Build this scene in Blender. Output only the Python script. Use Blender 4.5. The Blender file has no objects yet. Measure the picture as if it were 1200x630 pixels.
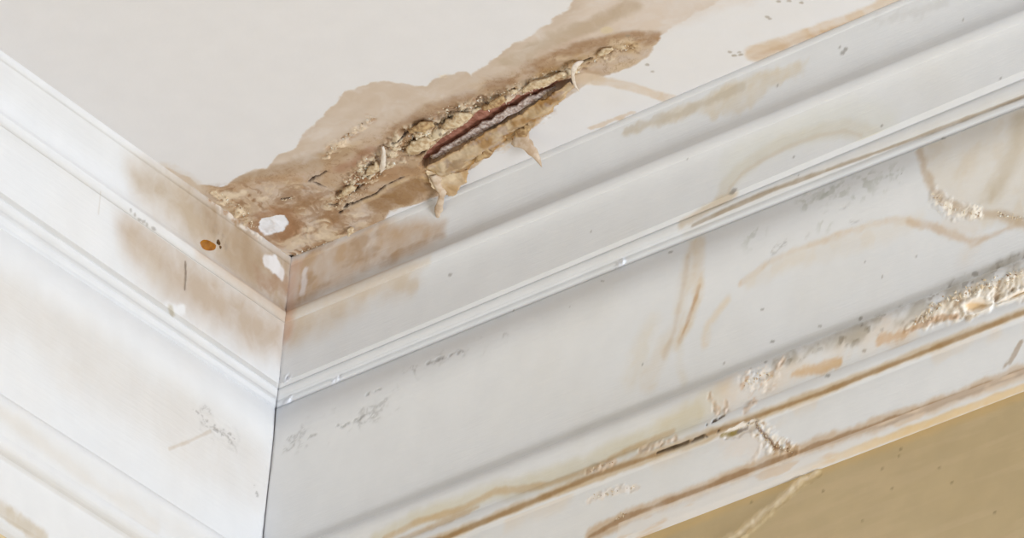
import bpy, math, random
import numpy as np
from mathutils import Matrix, Vector

# ------------------------------------------------------------------ camera, sky, lights, exposure
sc = bpy.context.scene
COL = sc.collection
F_PX = 7000.0
PITCH, YAW, ROLL = (math.radians(v) for v in (33.6951632, 39.99747194, 2.53373579))
CAM = np.array([1.9811603931, 1.8277627926, -1.6871524577])

def cam_axes():
    f = np.array([-math.cos(PITCH)*math.cos(YAW), -math.cos(PITCH)*math.sin(YAW), math.sin(PITCH)])
    r = np.cross(f, [0, 0, 1.0]); r /= np.linalg.norm(r); u = np.cross(r, f)
    c, s = math.cos(ROLL), math.sin(ROLL)
    return c*r + s*u, -s*r + c*u, f
AR, AU, AF = cam_axes()
cd = bpy.data.cameras.new('camera'); cam = bpy.data.objects.new('camera', cd); COL.objects.link(cam)
cd.sensor_width = 36.0; cd.lens = F_PX/1200*36; cd.clip_start = 0.05; cd.clip_end = 50
cam.matrix_world = Matrix(((AR[0], AU[0], -AF[0], CAM[0]), (AR[1], AU[1], -AF[1], CAM[1]),
                           (AR[2], AU[2], -AF[2], CAM[2]), (0, 0, 0, 1)))
sc.camera = cam

w = bpy.data.worlds.new('room_daylight'); sc.world = w; w.use_nodes = True
w.node_tree.nodes['Background'].inputs[0].default_value = (0.80, 0.895, 1.0, 1)
w.node_tree.nodes['Background'].inputs[1].default_value = 0.33

def area(name, loc, target, sx, sy, power, colour):
    l = bpy.data.lights.new(name, 'AREA'); l.shape = 'RECTANGLE'; l.size = sx; l.size_y = sy
    l.energy = power; l.color = colour
    o = bpy.data.objects.new(name, l); COL.objects.link(o); o.location = loc
    o.rotation_euler = (Vector(target) - Vector(loc)).to_track_quat('-Z', 'Y').to_euler()
    return o
area('window_daylight', (0.22, 2.5, -1.72), (0.1, 0.3, -0.08), 0.36, 1.0, 48.5, (0.91, 0.955, 1.0))

sc.view_settings.view_transform = 'Standard'; sc.view_settings.look = 'None'
sc.view_settings.gamma = 1.0; sc.view_settings.use_curve_mapping = False
sc.view_settings.exposure = 0.2

# ------------------------------------------------------------------ helpers
def project(P):
    q = P - CAM
    z = q @ AF
    return np.stack([600 + F_PX*(q @ AR)/z, 315 - F_PX*(q @ AU)/z], -1)

def at(px, py, drop=0.0):
    """point of the place on the level `drop` mm below the ceiling"""
    d = AF + AR*(px - 600)/F_PX - AU*(py - 315)/F_PX
    t = (-drop/1000.0 - CAM[2])/d[2]
    return CAM + d*t

def lin(rgb):
    c = np.array(rgb, float)/255.0
    return np.where(c <= 0.04045, c/12.92, ((c + 0.055)/1.055)**2.4)

def sstep(x, a, b):
    t = np.clip((x - a)/(b - a), 0, 1); return t*t*(3 - 2*t)

def _hash(ix, iy, seed):
    h = (ix.astype(np.int64)*374761393 + iy.astype(np.int64)*668265263 + seed*1442695041) & 0xFFFFFFFF
    h = ((h ^ (h >> 13))*1274126177) & 0xFFFFFFFF
    h = (h ^ (h >> 16)) & 0xFFFFFF
    return h.astype(np.float32)/8388607.5 - 1.0

def vnoise(x, y, seed=0):
    ix = np.floor(x); iy = np.floor(y); fx = x - ix; fy = y - iy
    fx = fx*fx*fx*(fx*(fx*6 - 15) + 10); fy = fy*fy*fy*(fy*(fy*6 - 15) + 10)
    ix = ix.astype(np.int64); iy = iy.astype(np.int64)
    a = _hash(ix, iy, seed); b = _hash(ix+1, iy, seed); c = _hash(ix, iy+1, seed); d = _hash(ix+1, iy+1, seed)
    return (a*(1-fx) + b*fx)*(1-fy) + (c*(1-fx) + d*fx)*fy

def fbm(x, y, size, octaves=4, seed=0, sy=None, gain=0.5):
    """noise in about -1..1; size and sy are the coarsest feature in mm along the two axes"""
    sy = sy or size; v = 0; amp = 1; tot = 0; ca, sa = math.cos(0.6), math.sin(0.6)
    X, Y = x/size, y/sy
    for o in range(octaves):
        v = v + amp*vnoise(X + 17.3*o, Y - 9.1*o, seed + o); tot += amp
        X, Y = (X*ca - Y*sa)*2.03, (X*sa + Y*ca)*2.03; amp *= gain
    return v/tot*1.5

WHITE = np.array([0.785, 0.787, 0.80])

class Surf:
    """a surface with two coordinates in mm, a stain colour and a relief height for each vertex"""
    def __init__(self, a, b, conv, white, base=WHITE, vary=0.2):
        self.a, self.b, self.conv_fn = a, b, conv
        self.base = np.array(base); self.white = lin(white)
        self.col = np.tile(self.base, (len(a), 1)); self.lift = np.zeros(len(a))
        wx = fbm(a, b, 22, 4, 901); wy = fbm(a, b, 22, 4, 902)
        self.mottle = np.clip(1.02 - 0.35*vary + vary*fbm(a + 13*wx, b + 13*wy, 11, 5, 903, gain=0.6), 0.45, 1.25)
    def conv(self, pts):
        return np.array([self.conv_fn(p[0], p[1]) for p in pts])
    def _box(self, P, pad):
        lo = P.min(0) - pad; hi = P.max(0) + pad
        return np.nonzero((self.a > lo[0]) & (self.a < hi[0]) & (self.b > lo[1]) & (self.b < hi[1]))[0]
    def poly(self, pts, soft=2.0, rough=1.5, size=8.0, seed=1, raw=False):
        P = self.conv(pts); out = np.full(len(self.a), -99.0)
        ix = self._box(P, soft + 2*rough + 6); x = self.a[ix]; y = self.b[ix]
        d2 = np.full(len(ix), 1e9); ins = np.zeros(len(ix), bool); n = len(P)
        for i in range(n):
            p, q = P[i], P[(i+1) % n]; e = q - p; L = e @ e + 1e-12
            t = np.clip(((x - p[0])*e[0] + (y - p[1])*e[1])/L, 0, 1)
            d2 = np.minimum(d2, (x - p[0] - t*e[0])**2 + (y - p[1] - t*e[1])**2)
            c = ((p[1] > y) != (q[1] > y))
            with np.errstate(divide='ignore', invalid='ignore'):
                ins ^= c & (x < (q[0]-p[0])*(y-p[1])/(q[1]-p[1]+1e-15) + p[0])
        sd = np.sqrt(d2)*np.where(ins, 1, -1)
        if rough: sd = sd + rough*fbm(x, y, size, 5, seed, gain=0.58)
        out[ix] = sd
        return out if raw else sstep(out, -soft/2, soft/2)
    def stroke(self, pts, width, soft=1.5, rough=0.6, size=5.0, seed=2, raw=False):
        """pts in tracing pixels, width(s) in mm (full)"""
        P = self.conv(pts); W = np.array(width, float)/2*np.ones(len(P)); out = np.full(len(self.a), -99.0)
        ix = self._box(P, W.max() + soft + 2*rough + 4); x = self.a[ix]; y = self.b[ix]
        best = np.full(len(ix), -99.0)
        for i in range(len(P) - 1):
            p, q = P[i], P[i+1]; e = q - p; L = e @ e + 1e-12
            t = np.clip(((x - p[0])*e[0] + (y - p[1])*e[1])/L, 0, 1)
            d = np.hypot(x - p[0] - t*e[0], y - p[1] - t*e[1])
            best = np.maximum(best, W[i]*(1-t) + W[i+1]*t - d)
        if rough: best = best + rough*fbm(x, y, size, 5, seed, gain=0.58)
        out[ix] = best
        return out if raw else sstep(out, -soft, soft*0.35)
    def tint(self, m, rgb, white=None):
        wl = self.white if white is None else lin(white)
        c = self.base*lin(rgb)/wl
        self.col += (c - self.col)*np.clip(m*self.mottle, 0, 1)[:, None]
    def fb(self, size, octaves=4, seed=0, sy=None, gain=0.5):
        return fbm(self.a, self.b, size, octaves, seed, sy, gain)

def plaster_material(name, rough=0.5, bump=0.12, grain=(1, 1, 1), fine=0.05, spec=0.4, scale=1.0):
    m = bpy.data.materials.new(name); m.use_nodes = True; nt = m.node_tree; N = nt.nodes; L = nt.links
    b = N['Principled BSDF']; b.inputs['Roughness'].default_value = rough
    b.inputs['Specular IOR Level'].default_value = spec
    at_ = N.new('ShaderNodeAttribute'); at_.attribute_name = 'stain'
    uv = N.new('ShaderNodeUVMap'); uv.uv_map = 'surface'
    mp = N.new('ShaderNodeMapping'); mp.inputs['Scale'].default_value = grain
    n1 = N.new('ShaderNodeTexNoise'); n1.inputs['Scale'].default_value = 260*scale; n1.inputs['Detail'].default_value = 6
    n1.inputs['Roughness'].default_value = 0.65
    n2 = N.new('ShaderNodeTexNoise'); n2.inputs['Scale'].default_value = 60*scale; n2.inputs['Detail'].default_value = 4
    L.new(uv.outputs[0], mp.inputs[0]); L.new(mp.outputs[0], n1.inputs['Vector']); L.new(uv.outputs[0], n2.inputs['Vector'])
    rp = N.new('ShaderNodeMapRange'); rp.inputs[1].default_value = 0.3; rp.inputs[2].default_value = 0.7
    rp.inputs[3].default_value = 1 - fine; rp.inputs[4].default_value = 1.0 + fine*0.4
    L.new(n2.outputs[0], rp.inputs[0])
    mx = N.new('ShaderNodeVectorMath'); mx.operation = 'SCALE'
    L.new(at_.outputs['Color'], mx.inputs[0]); L.new(rp.outputs[0], mx.inputs['Scale'])
    L.new(mx.outputs[0], b.inputs['Base Color'])
    bp = N.new('ShaderNodeBump'); bp.inputs['Strength'].default_value = bump; bp.inputs['Distance'].default_value = 0.0008
    L.new(n1.outputs[0], bp.inputs['Height']); L.new(bp.outputs[0], b.inputs['Normal'])
    return m

def flat_material(name, rgb, white=(219, 216, 214), rough=0.7, mottle=0.25, size=400.0, bump=0.4, rgb2=None):
    m = bpy.data.materials.new(name); m.use_nodes = True; nt = m.node_tree; N = nt.nodes; L = nt.links
    b = N['Principled BSDF']; b.inputs['Roughness'].default_value = rough
    b.inputs['Specular IOR Level'].default_value = 0.25
    c1 = WHITE*lin(rgb)/lin(white); c2 = WHITE*lin(rgb2)/lin(white) if rgb2 else c1*(1 - mottle)
    tc = N.new('ShaderNodeTexCoord')
    n = N.new('ShaderNodeTexNoise'); n.inputs['Scale'].default_value = size; n.inputs['Detail'].default_value = 5
    L.new(tc.outputs['Object'], n.inputs['Vector'])
    r = N.new('ShaderNodeValToRGB'); r.color_ramp.elements[0].position = 0.38; r.color_ramp.elements[1].position = 0.62
    r.color_ramp.elements[0].color = (*c2, 1); r.color_ramp.elements[1].color = (*c1, 1)
    L.new(n.outputs[0], r.inputs[0]); L.new(r.outputs[0], b.inputs['Base Color'])
    bp = N.new('ShaderNodeBump'); bp.inputs['Strength'].default_value = bump; bp.inputs['Distance'].default_value = 0.001
    L.new(n.outputs[0], bp.inputs['Height']); L.new(bp.outputs[0], b.inputs['Normal'])
    return m

def tag(o, label, cat, group=None, kind=None):
    o['label'] = label; o['category'] = cat
    if group: o['group'] = group
    if kind: o['kind'] = kind
    return o

def link(name, me, mat=None, parent=None):
    o = bpy.data.objects.new(name, me); COL.objects.link(o)
    if mat: me.materials.append(mat)
    if parent:
        o.parent = parent; o.matrix_parent_inverse = parent.matrix_world.inverted()
    return o

def mesh_np(name, V, Q, colour=None, uv=None, smooth=True):
    """mesh from a vertex array and an array of quads or a list of polygons"""
    me = bpy.data.meshes.new(name)
    if isinstance(Q, np.ndarray):
        n = len(Q); k = Q.shape[1]
        me.vertices.add(len(V)); me.vertices.foreach_set('co', np.ascontiguousarray(V, np.float32).ravel())
        me.loops.add(n*k); me.loops.foreach_set('vertex_index', np.ascontiguousarray(Q, np.int32).ravel())
        me.polygons.add(n); me.polygons.foreach_set('loop_start', np.arange(0, n*k, k, dtype=np.int32))
        me.update(calc_edges=True)
    else:
        me.from_pydata([tuple(v) for v in V], [], [tuple(f) for f in Q])
    if smooth: me.polygons.foreach_set('use_smooth', np.ones(len(me.polygons), bool))
    if colour is not None:
        at_ = me.attributes.new('stain', 'FLOAT_COLOR', 'POINT')
        at_.data.foreach_set('color', np.concatenate([colour, np.ones((len(V), 1))], 1).astype(np.float32).ravel())
    if uv is not None:
        li = np.empty(len(me.loops), np.int32); me.loops.foreach_get('vertex_index', li)
        u = me.uv_layers.new(name='surface'); u.data.foreach_set('uv', uv[li].astype(np.float32).ravel())
    me.validate(); me.update()
    return me

def grid_quads(ni, nj, flip=False):
    i, j = np.meshgrid(np.arange(ni-1), np.arange(nj-1), indexing='ij')
    a = (i*nj + j).ravel(); q = np.stack([a, a+1, a+nj+1, a+nj], 1)
    return q[:, ::-1] if flip else q

def steps(*spans):
    """coordinate list from (start, stop, step) spans"""
    out = [np.arange(a, b, s) for a, b, s in spans]
    return np.unique(np.concatenate(out + [np.array([spans[-1][1]])]).round(4))

# ------------------------------------------------------------------ cornice profile: d = out from the wall, h = below the ceiling (mm)
def bow(p, q, phis, n):
    """curve from p to q whose tilt from vertical runs through the angles phis"""
    u = np.linspace(0, 1, n*8); ph = np.radians(np.interp(u, np.linspace(0, 1, len(phis)), phis))
    h = np.concatenate([[0], np.cumsum(np.cos(ph))[:-1]]); d = np.concatenate([[0], np.cumsum(np.sin(ph))[:-1]])
    h = h/h[-1]; d = d/d[-1]
    k = np.linspace(0, n*8-1, n+1).round().astype(int)
    return [(p[0] + (q[0]-p[0])*d[i], p[1] + (q[1]-p[1])*h[i]) for i in k]

def arc(p, q, bulge, n):
    """round nose from p to q standing `bulge` mm proud"""
    p = np.array(p); q = np.array(q); e = q - p; nrm = np.array([e[1], -e[0]])/np.hypot(*e)
    return [tuple(p + e*(0.5 - 0.5*math.cos(math.pi*t)) + nrm*bulge*math.sin(math.pi*t)) for t in np.linspace(0, 1, n+1)]

def swell(p, q, bulge, n):
    """shallow rounded face from p to q"""
    p = np.array(p); q = np.array(q); e = q - p; nrm = np.array([e[1], -e[0]])/np.hypot(*e)
    return [tuple(p + e*t + nrm*bulge*4*t*(1 - t)) for t in np.linspace(0, 1, n+1)]

def line(p, q, n):
    return [(p[0] + (q[0]-p[0])*t, p[1] + (q[1]-p[1])*t) for t in np.linspace(0, 1, n+1)]

K1, K2A, K2B, K3, K4, K5 = (114.3, 0), (102.38, 20.75), (99.7, 23.98), (84.42, 46.29), (79.39, 47.45), (74.19, 52.68)
K6, K7A, K7B, K8, K9 = (36.25, 111.45), (27.0, 128.5), (23.26, 132.6), (7.6, 150.6), (5.5, 158.3)
# part name, key at start, key at end, points
MEMBERS = [
    ('cavetto_band', 0, 1, arc((116.4, -0.3), (114.0, 2.4), 0.7, 8)[:-1] + bow((114.0, 2.4), K2A, (44, 46, 42, 32, 14, -14), 44)),
    ('bead', 1, 2, arc(K2A, (98.6, 24.6), 1.5, 18)),
    ('cove_band', 2, 3, bow((98.6, 24.6), K3, (60, 42, 34, 30, 28), 54)),
    ('double_bead', 3, 5, line(K3, (80.6, 46.6), 8)[:-1] + arc((80.6, 46.6), (77.4, 50.0), 1.3, 12)[:-1]
        + line((77.4, 50.0), (75.4, 50.2), 4)[:-1] + swell((75.4, 50.2), (74.2, 52.5), 0.35, 7)[:-1] + line((74.2, 52.5), (72.4, 52.9), 4)),
    ('ogee_band', 5, 6, bow((72.4, 52.9), K6, (-18, -6, 14, 36, 50, 50, 46, 43, 40, 37, 33, 26, 10), 150)),
    ('sloped_band', 6, 7, bow(K6, (28.9, 127.3), (-34, 0, 26, 36, 30, 12), 38)),
    ('round_bead', 7, 8, swell((28.9, 127.3), (22.5, 133.5), 1.9, 20)),
    ('fascia', 8, 9, line((22.5, 133.5), (20.6, 134.3), 3)[:-1] + bow((20.6, 134.3), K8, (30, 40, 42, 34), 48)),
    ('fillet', 9, 10, line(K8, (6.4, 151.8), 4)[:-1] + bow((6.4, 151.8), (3.0, 156.0), (24, 40, 40), 13)[:-1] + line((3.0, 156.0), (-0.5, 157.6), 6)),
]
# slow unevenness of the old run of plaster at each key line: c0, left (t, t2), right (t, t2); t in units of 0.3 m
WAVE = np.array([[-0.24, 2.48, 0.2, -4.65, 3.29], [-0.48, -1.32, -0.26, 1.11, 0.9], [-0.73, -1.06, -0.18, 2.06, 0.51],
                 [1.65, -1.97, -0.6, -2.64, -0.11], [0.44, -0.36, -0.17, -2.81, 1.71], [-0.52, 3.86, 0.37, -2.05, 2.04],
                 [1.09, 1.73, 0.04, -2.87, 0.89], [0.91, 2.32, 0.13, -2.49, 0.72], [0.95, 0.93, -0.13, -1.66, 0.19],
                 [1.02, 5.0, 0.9, -3.6, 1.4], [0.69, 2.0, 0.3, -0.32, -0.39]])

prof, keyp, member = [], [], []
for mi, (nm, k0, k1, pts) in enumerate(MEMBERS):
    for i, p in enumerate(pts):
        if mi and i == 0: continue
        prof.append(p); keyp.append(k0 + (k1-k0)*i/(len(pts)-1)); member.append(mi)
prof = np.array(prof); keyp = np.array(keyp); member = np.array(member)
SARC = np.concatenate([[0], np.cumsum(np.hypot(*np.diff(prof, axis=0).T))])
tng = np.gradient(prof, axis=0); tng /= np.hypot(tng[:, 0], tng[:, 1])[:, None]
PN = np.stack([tng[:, 1], -tng[:, 0]], 1)          # outward normal in (d, h)

class Run(Surf):
    """one run of cornice; coordinates: S down the profile, T along the wall from the mitre (mm)"""
    def __init__(self, side, T, white):
        self.side, self.T = side, T; ni, nj = len(prof), len(T)
        Wc = np.stack([np.interp(keyp, np.arange(11), WAVE[:, c]) for c in range(5)], 1)
        t = np.minimum(T, 620)/300.0
        c = (1, 2) if side == 'L' else (3, 4)
        off = Wc[:, 0:1] + Wc[:, c[0]:c[0]+1]*t[None] + Wc[:, c[1]:c[1]+1]*(t**2)[None]
        wd = np.clip(1 - keyp, 0, 1)[:, None]                 # the topmost edge stays on the ceiling and moves in plan
        self.D = prof[:, 0:1] + off*wd; self.H = prof[:, 1:2] + off*(1 - wd)
        self.ni, self.nj = ni, nj
        S, TT = np.meshgrid(SARC, T, indexing='ij')
        P = self.points(np.zeros((ni, nj)))
        jj = np.arange(0, nj, 2)
        self._px = project(P[:, jj].reshape(-1, 3)); self._st = np.stack([S[:, jj].ravel(), TT[:, jj].ravel()], 1)
        super().__init__(S.ravel(), TT.ravel(), self.find, white)
    def find(self, px, py):
        d = (self._px[:, 0]-px)**2 + (self._px[:, 1]-py)**2
        return self._st[np.argmin(d)]
    def points(self, lift):
        D = self.D + PN[:, 0:1]*lift; H = self.H + PN[:, 1:2]*lift
        R = D + self.T[None]
        P = np.stack([R, D, -H] if self.side == 'L' else [D, R, -H], -1)/1000.0
        return P
    def build(self, root, mat):
        V = self.points(self.lift.reshape(self.ni, self.nj)); C = self.col.reshape(self.ni, self.nj, 3)
        uv = np.stack([self.b, self.a], 1).reshape(self.ni, self.nj, 2)/1000.0
        for mi, (nm, k0, k1, pts) in enumerate(MEMBERS):
            r = np.nonzero(member == mi)[0]; i0, i1 = max(r[0]-1, 0), r[-1]
            sl = slice(i0, i1+1); n = i1 - i0 + 1
            me = mesh_np(nm, V[sl].reshape(-1, 3), grid_quads(n, self.nj, self.side == 'R'),
                         C[sl].reshape(-1, 3), uv[sl].reshape(-1, 2))
            link(nm, me, mat, root)

def root_empty(name, loc):
    o = bpy.data.objects.new(name, None); COL.objects.link(o); o.location = loc; o.empty_display_size = 0.02
    bpy.context.view_layer.update()
    return o


# ------------------------------------------------------------------ cornice along the right wall
M_TRIM = plaster_material('old_white_gloss_paint', rough=0.5, bump=0.22, grain=(0.18, 2.4, 1), fine=0.03, spec=0.4)
R = Run('R', steps((0, 615, 0.75), (615, 700, 10), (700, 2700, 100)), (207, 205, 204))
W1 = (207, 205, 204)

def ogee(m): return m*((R.a > S_OF[4]) & (R.a < S_OF[5]))
S_OF = [SARC[np.nonzero(member == i)[0][0]] for i in range(len(MEMBERS))] + [SARC[-1]]
def only(run, m, *ids):
    """keep a stain inside the named members of the moulding"""
    k = np.zeros(len(run.a), bool)
    for i in ids: k |= (run.a >= S_OF[i] - 0.3) & (run.a <= S_OF[i+1] + 0.3)
    return m*k

# faint yellowing and brush drag
R.tint(0.35*sstep(R.fb(90, 4, 31), 0.0, 0.9), (204, 199, 192))
R.lift += 0.10*R.fb(60, 3, 8, 220)
# tan wash of the upper band near the corner
m = only(R, R.poly([(345, 306), (400, 278), (450, 258), (522, 258), (517, 276), (470, 302), (420, 320), (380, 340), (342, 364)], 9, 2.0, 14, 3), 0, 1)
R.tint(m*(0.9 + 0.25*R.fb(9, 4, 5)), (178, 150, 122)); R.tint(m*sstep(R.fb(7, 4, 6, 14), 0.15, 0.7)*0.6, (158, 128, 98))
m = only(R, R.poly([(344, 362), (440, 330), (478, 320), (490, 331), (481, 343), (440, 352), (400, 378), (338, 408)], 14, 2.2, 16, 4), 2)
R.tint(m*(0.85 + 0.3*R.fb(14, 4, 7)), (192, 175, 156))
R.tint(0.6*R.stroke([(466, 332), (486, 333)], 4, 3.0, 1.6, 4, 41), (194, 178, 158))
R.tint(only(R, R.stroke([(340, 368), (400, 344), (450, 326), (500, 306)], (6, 6, 5, 3), 5, 1.5, 10, 115), 1, 2)*.65, (192, 172, 148))
R.tint(only(R, R.stroke([(346, 312), (340, 350), (334, 392)], 6, 5, 1.5, 6, 42), 0, 1, 2)*0.8, (186, 150, 124))
R.tint(only(R, R.stroke([(356, 318), (354, 342)], 2.4, 1.5, 1, 4, 43), 0)*0.55, (222, 220, 224))
# tan smear under the ceiling line further along
m = only(R, R.poly([(728, 157), (790, 128), (830, 110), (870, 93), (920, 73), (948, 68), (942, 88), (900, 108), (862, 136), (838, 138), (826, 131), (790, 141), (750, 154)], 4, 2.5, 9, 5), 0, 1)
R.tint(m*(0.7 + 0.3*R.fb(8, 4, 8)), (197, 184, 165)); R.tint(only(R, R.stroke([(736, 152), (800, 132), (870, 102)], 3, 2, 1.5, 5, 44), 0)*0.6, (178, 164, 144))
m = only(R, R.poly([(1020, 25), (1060, 8), (1105, 0), (1110, 8), (1070, 22), (1030, 34)], 3, 3, 8, 6), 0)
R.tint(m*0.5, (190, 186, 182))
# arc-shaped tide mark on the cove
m = only(R, R.stroke([(846, 236), (852, 218), (866, 200), (890, 182), (922, 166), (960, 154), (990, 149), (1010, 154), (1022, 164)], (7, 6, 6, 5.5, 5, 5, 5, 6, 8), 3.5, 1.0, 9, 7), 2)
R.tint(m*0.6, (194, 184, 168))
R.tint(only(R, R.stroke([(849, 236), (856, 219), (870, 203), (893, 187), (925, 171), (962, 158), (990, 153), (1008, 158)], (1.6, 1.6, 1.4, 1.4, 1.2, 1.2, 1.2, 1.0), 1.4, .5, 8, 116), 2)*.5, (186, 168, 146))
m = only(R, R.stroke([(860, 196), (890, 172), (930, 152), (985, 138), (1030, 146)], 12, 9, 2, 12, 9), 2)
R.tint(m*0.35, (204, 200, 186))
m = only(R, R.stroke([(800, 262), (830, 244), (860, 228)], (3, 5, 3), 2.5, 1, 6, 10), 2, 3)
R.tint(m*0.8, (188, 170, 146))
# brown line caught in the double bead
m = only(R, R.stroke([(812, 264), (850, 247), (905, 222), (960, 202), (1060, 166), (1200, 112), (1320, 66)], (2.0, 1.7, 1.6, 1.3, 1.2, 1.2, 1.0), 0.9, 0.4, 10, 11), 3)
R.tint(m*0.95, (140, 120, 98))
R.tint(only(R, R.stroke([(806, 272), (850, 250), (960, 203), (1200, 110)], (5, 4, 4, 4), 3, 1.0, 12, 12), 3)*0.3, (192, 182, 168))
# runs down the ogee below the bead
for pts, wd, c, k, sf, sd in [
    ([(815, 283), (810, 305), (801, 345), (793, 382), (780, 402), (762, 442)], (6, 6, 5, 4, 6, 8), (196, 178, 152), 0.75, 3.5, 13),
    ([(808, 300), (800, 345), (791, 388), (779, 418)], (1.6, 1.6, 1.8, 1.5), (176, 150, 120), 0.8, 1.4, 14),
    ([(819, 284), (818, 325), (816, 350), (807, 378), (795, 402)], (5, 4, 3.4, 3, 2.4), (196, 172, 138), 0.85, 2.4, 15),
    ([(818, 335), (815, 352), (806, 379), (796, 400)], (1.2, 1.7, 1.6, 1.0), (168, 124, 72), 0.95, 0.9, 16),
    ([(796, 400), (797, 425), (802, 447)], (2, 2.5, 2), (200, 190, 174), 0.7, 2.2, 17),
    ([(851, 352), (838, 368), (829, 384), (827, 402)], (2.5, 3.0, 2.2, 3), (204, 184, 156), 0.8, 2.0, 18),
    ([(760, 385), (748, 412), (741, 440)], (6, 8, 6), (200, 188, 168), 0.6, 5, 19),
    ([(868, 332), (900, 308), (930, 294), (960, 283), (1000, 270), (1040, 258), (1062, 256), (1078, 264)], (1.4, 1.8, 1.2, 1.6, 1.8, 1.5, 1.5, 1.2), (196, 174, 148), 1.0, 1.2, 20),
    ([(880, 330), (925, 306), (985, 288), (1040, 272), (1075, 258)], (3, 5, 6, 6, 4), (204, 192, 176), 0.8, 3, 21),
    ([(1062, 258), (1095, 266), (1120, 276), (1140, 285), (1165, 275), (1192, 262)], (1.4, 1.8, 1.8, 1.6, 1.4, 1.4), (184, 158, 130), 1.0, 1.2, 22),
    ([(1130, 300), (1142, 285), (1140, 270), (1110, 262)], (4, 4, 4, 4), (206, 190, 172), 0.6, 4, 23)]:
    R.tint(only(R, R.stroke(pts, wd, sf*1.5, 0.9, 6, sd), 4)*k*0.7*(0.55 + 0.45*sstep(R.fb(9, 4, sd+60), -0.35, 0.3)), c)
# swirl of tan at the far right of the ogee
m = only(R, R.poly([(1078, 172), (1210, 118), (1258, 112), (1262, 200), (1240, 262), (1215, 268), (1168, 256), (1125, 250), (1100, 234), (1086, 208)], 7, 3, 14, 24), 4)
R.tint(m*0.6, (200, 189, 174)); R.tint(m*0.4*sstep(R.fb(16, 4, 25), 0, 0.7), (194, 178, 156))
R.tint(only(R, R.stroke([(1078, 176), (1083, 200), (1094, 224), (1112, 240), (1140, 250), (1170, 252), (1205, 264)], (3, 2.2, 2.2, 2.6, 2.4, 2, 2), 2.2, 1.0, 5, 26), 4)*0.7, (176, 152, 124))
R.tint(only(R, R.stroke([(1196, 140), (1190, 172), (1178, 205), (1160, 232)], (8, 8, 7, 5), 6, 2, 10, 27), 4)*0.55, (176, 158, 130))
m = only(R, R.stroke([(1092, 226), (1106, 240), (1124, 249), (1146, 252)], (3, 6, 6, 4), 1.5, 2.0, 3, 28), 4)
R.lift += m*(0.3 + 0.5*np.abs(R.fb(2.2, 3, 29))); R.tint(m*sstep(R.fb(3, 3, 30), 0.0, 0.5), (232, 222, 208))
# mildew freckles and dark specks
for x, y, r in [(949, 233, 8), (962, 228, 6), (980, 223, 9), (1012, 216, 11), (1043, 206, 8), (882, 276, 6), (968, 258, 4)]:
    m = R.stroke([(x-4, y+2), (x+4, y-1)], r, 5, 1.5, 4, int(x)) * sstep(R.fb(3.2, 3, int(x)+1), -0.1, 0.6)
    R.tint(m*0.45, (158, 158, 146))
rng = random.Random(4)
SPECKS = [(1014, 385, 1.8), (1008, 373, 1.6), (989, 396, .9), (1013, 410, .8), (961, 382, .8), (898, 424, 1.0), (880, 432, .8), (1143, 321, 1.6), (970, 440, 1.1), (905, 400, .7), (848, 425, .9), (1172, 92, 1.0), (857, 226, 1.3), (861, 223, 1.2), (1034, 147, .9), (527, 322, .8), (912, 100, .9), (991, 57, .8), (984, 55, .8), (988, 62, .7), (785, 295, .9), (930, 184, .8)]
SPECKS += [(rng.uniform(560, 1180), 0, rng.uniform(.3, .6)) for i in range(14)]
for i, (x, y, r) in enumerate(SPECKS):
    if y == 0: y = 303 - 0.42*(x - 348) + rng.uniform(20, 330)
    R.tint(R.stroke([(x-.5, y), (x+.5, y)], r*1.1, 0.6, 0.3, 2, 50+i)*0.6, (110, 100, 90))
# yellow tide line in the sloped band and groove
m = only(R, R.stroke([(440, 632), (490, 606), (540, 591), (572, 577), (620, 568), (680, 548), (722, 528), (772, 508), (812, 488)], (5, 5, 5, 6, 7, 7, 7, 7, 9), 4, 1.2, 12, 32), 5, 6)
R.tint(m*0.6, (192, 182, 156))
m = only(R, R.stroke([(450, 630), (492, 610), (541, 595), (568, 582), (580, 575), (612, 573), (645, 566), (690, 550), (735, 528), (790, 505)], (1.6, 2.2, 2.4, 2, 2.2, 2.2, 1.8, 1.6, 1.4, 1.4), 1.6, 0.6, 8, 33), 5, 6)
R.tint(m*0.7, (182, 152, 108))
m = only(R, R.stroke([(462, 636), (500, 619), (545, 601), (560, 594)], (2, 2.2, 1.6, .8), 1.6, 0.5, 6, 34), 5, 6)
R.tint(m*0.65, (178, 148, 104))
m = only(R, R.poly([(765, 490), (800, 470), (818, 458), (850, 452), (846, 474), (826, 490), (780, 508)], 9, 3, 12, 35), 5, 6)
R.tint(m*0.55, (196, 182, 154))
m = only(R, R.poly([(835, 452), (900, 430), (1000, 392), (1080, 360), (1080, 396), (960, 440), (850, 482)], 9, 4, 14, 36), 5)
R.tint(m*0.55*(0.6 + 0.6*R.fb(15, 4, 37)), (206, 186, 164))
R.tint(only(R, R.stroke([(930, 438), (960, 432), (985, 424)], (2, 4, 2), 2.0, 1, 4, 38), 5)*0.85, (196, 164, 126))
R.tint(only(R, R.stroke([(1032, 398), (1058, 392)], (4, 3), 2.0, 1.5, 4, 39), 5)*0.9, (194, 160, 124))
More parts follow.
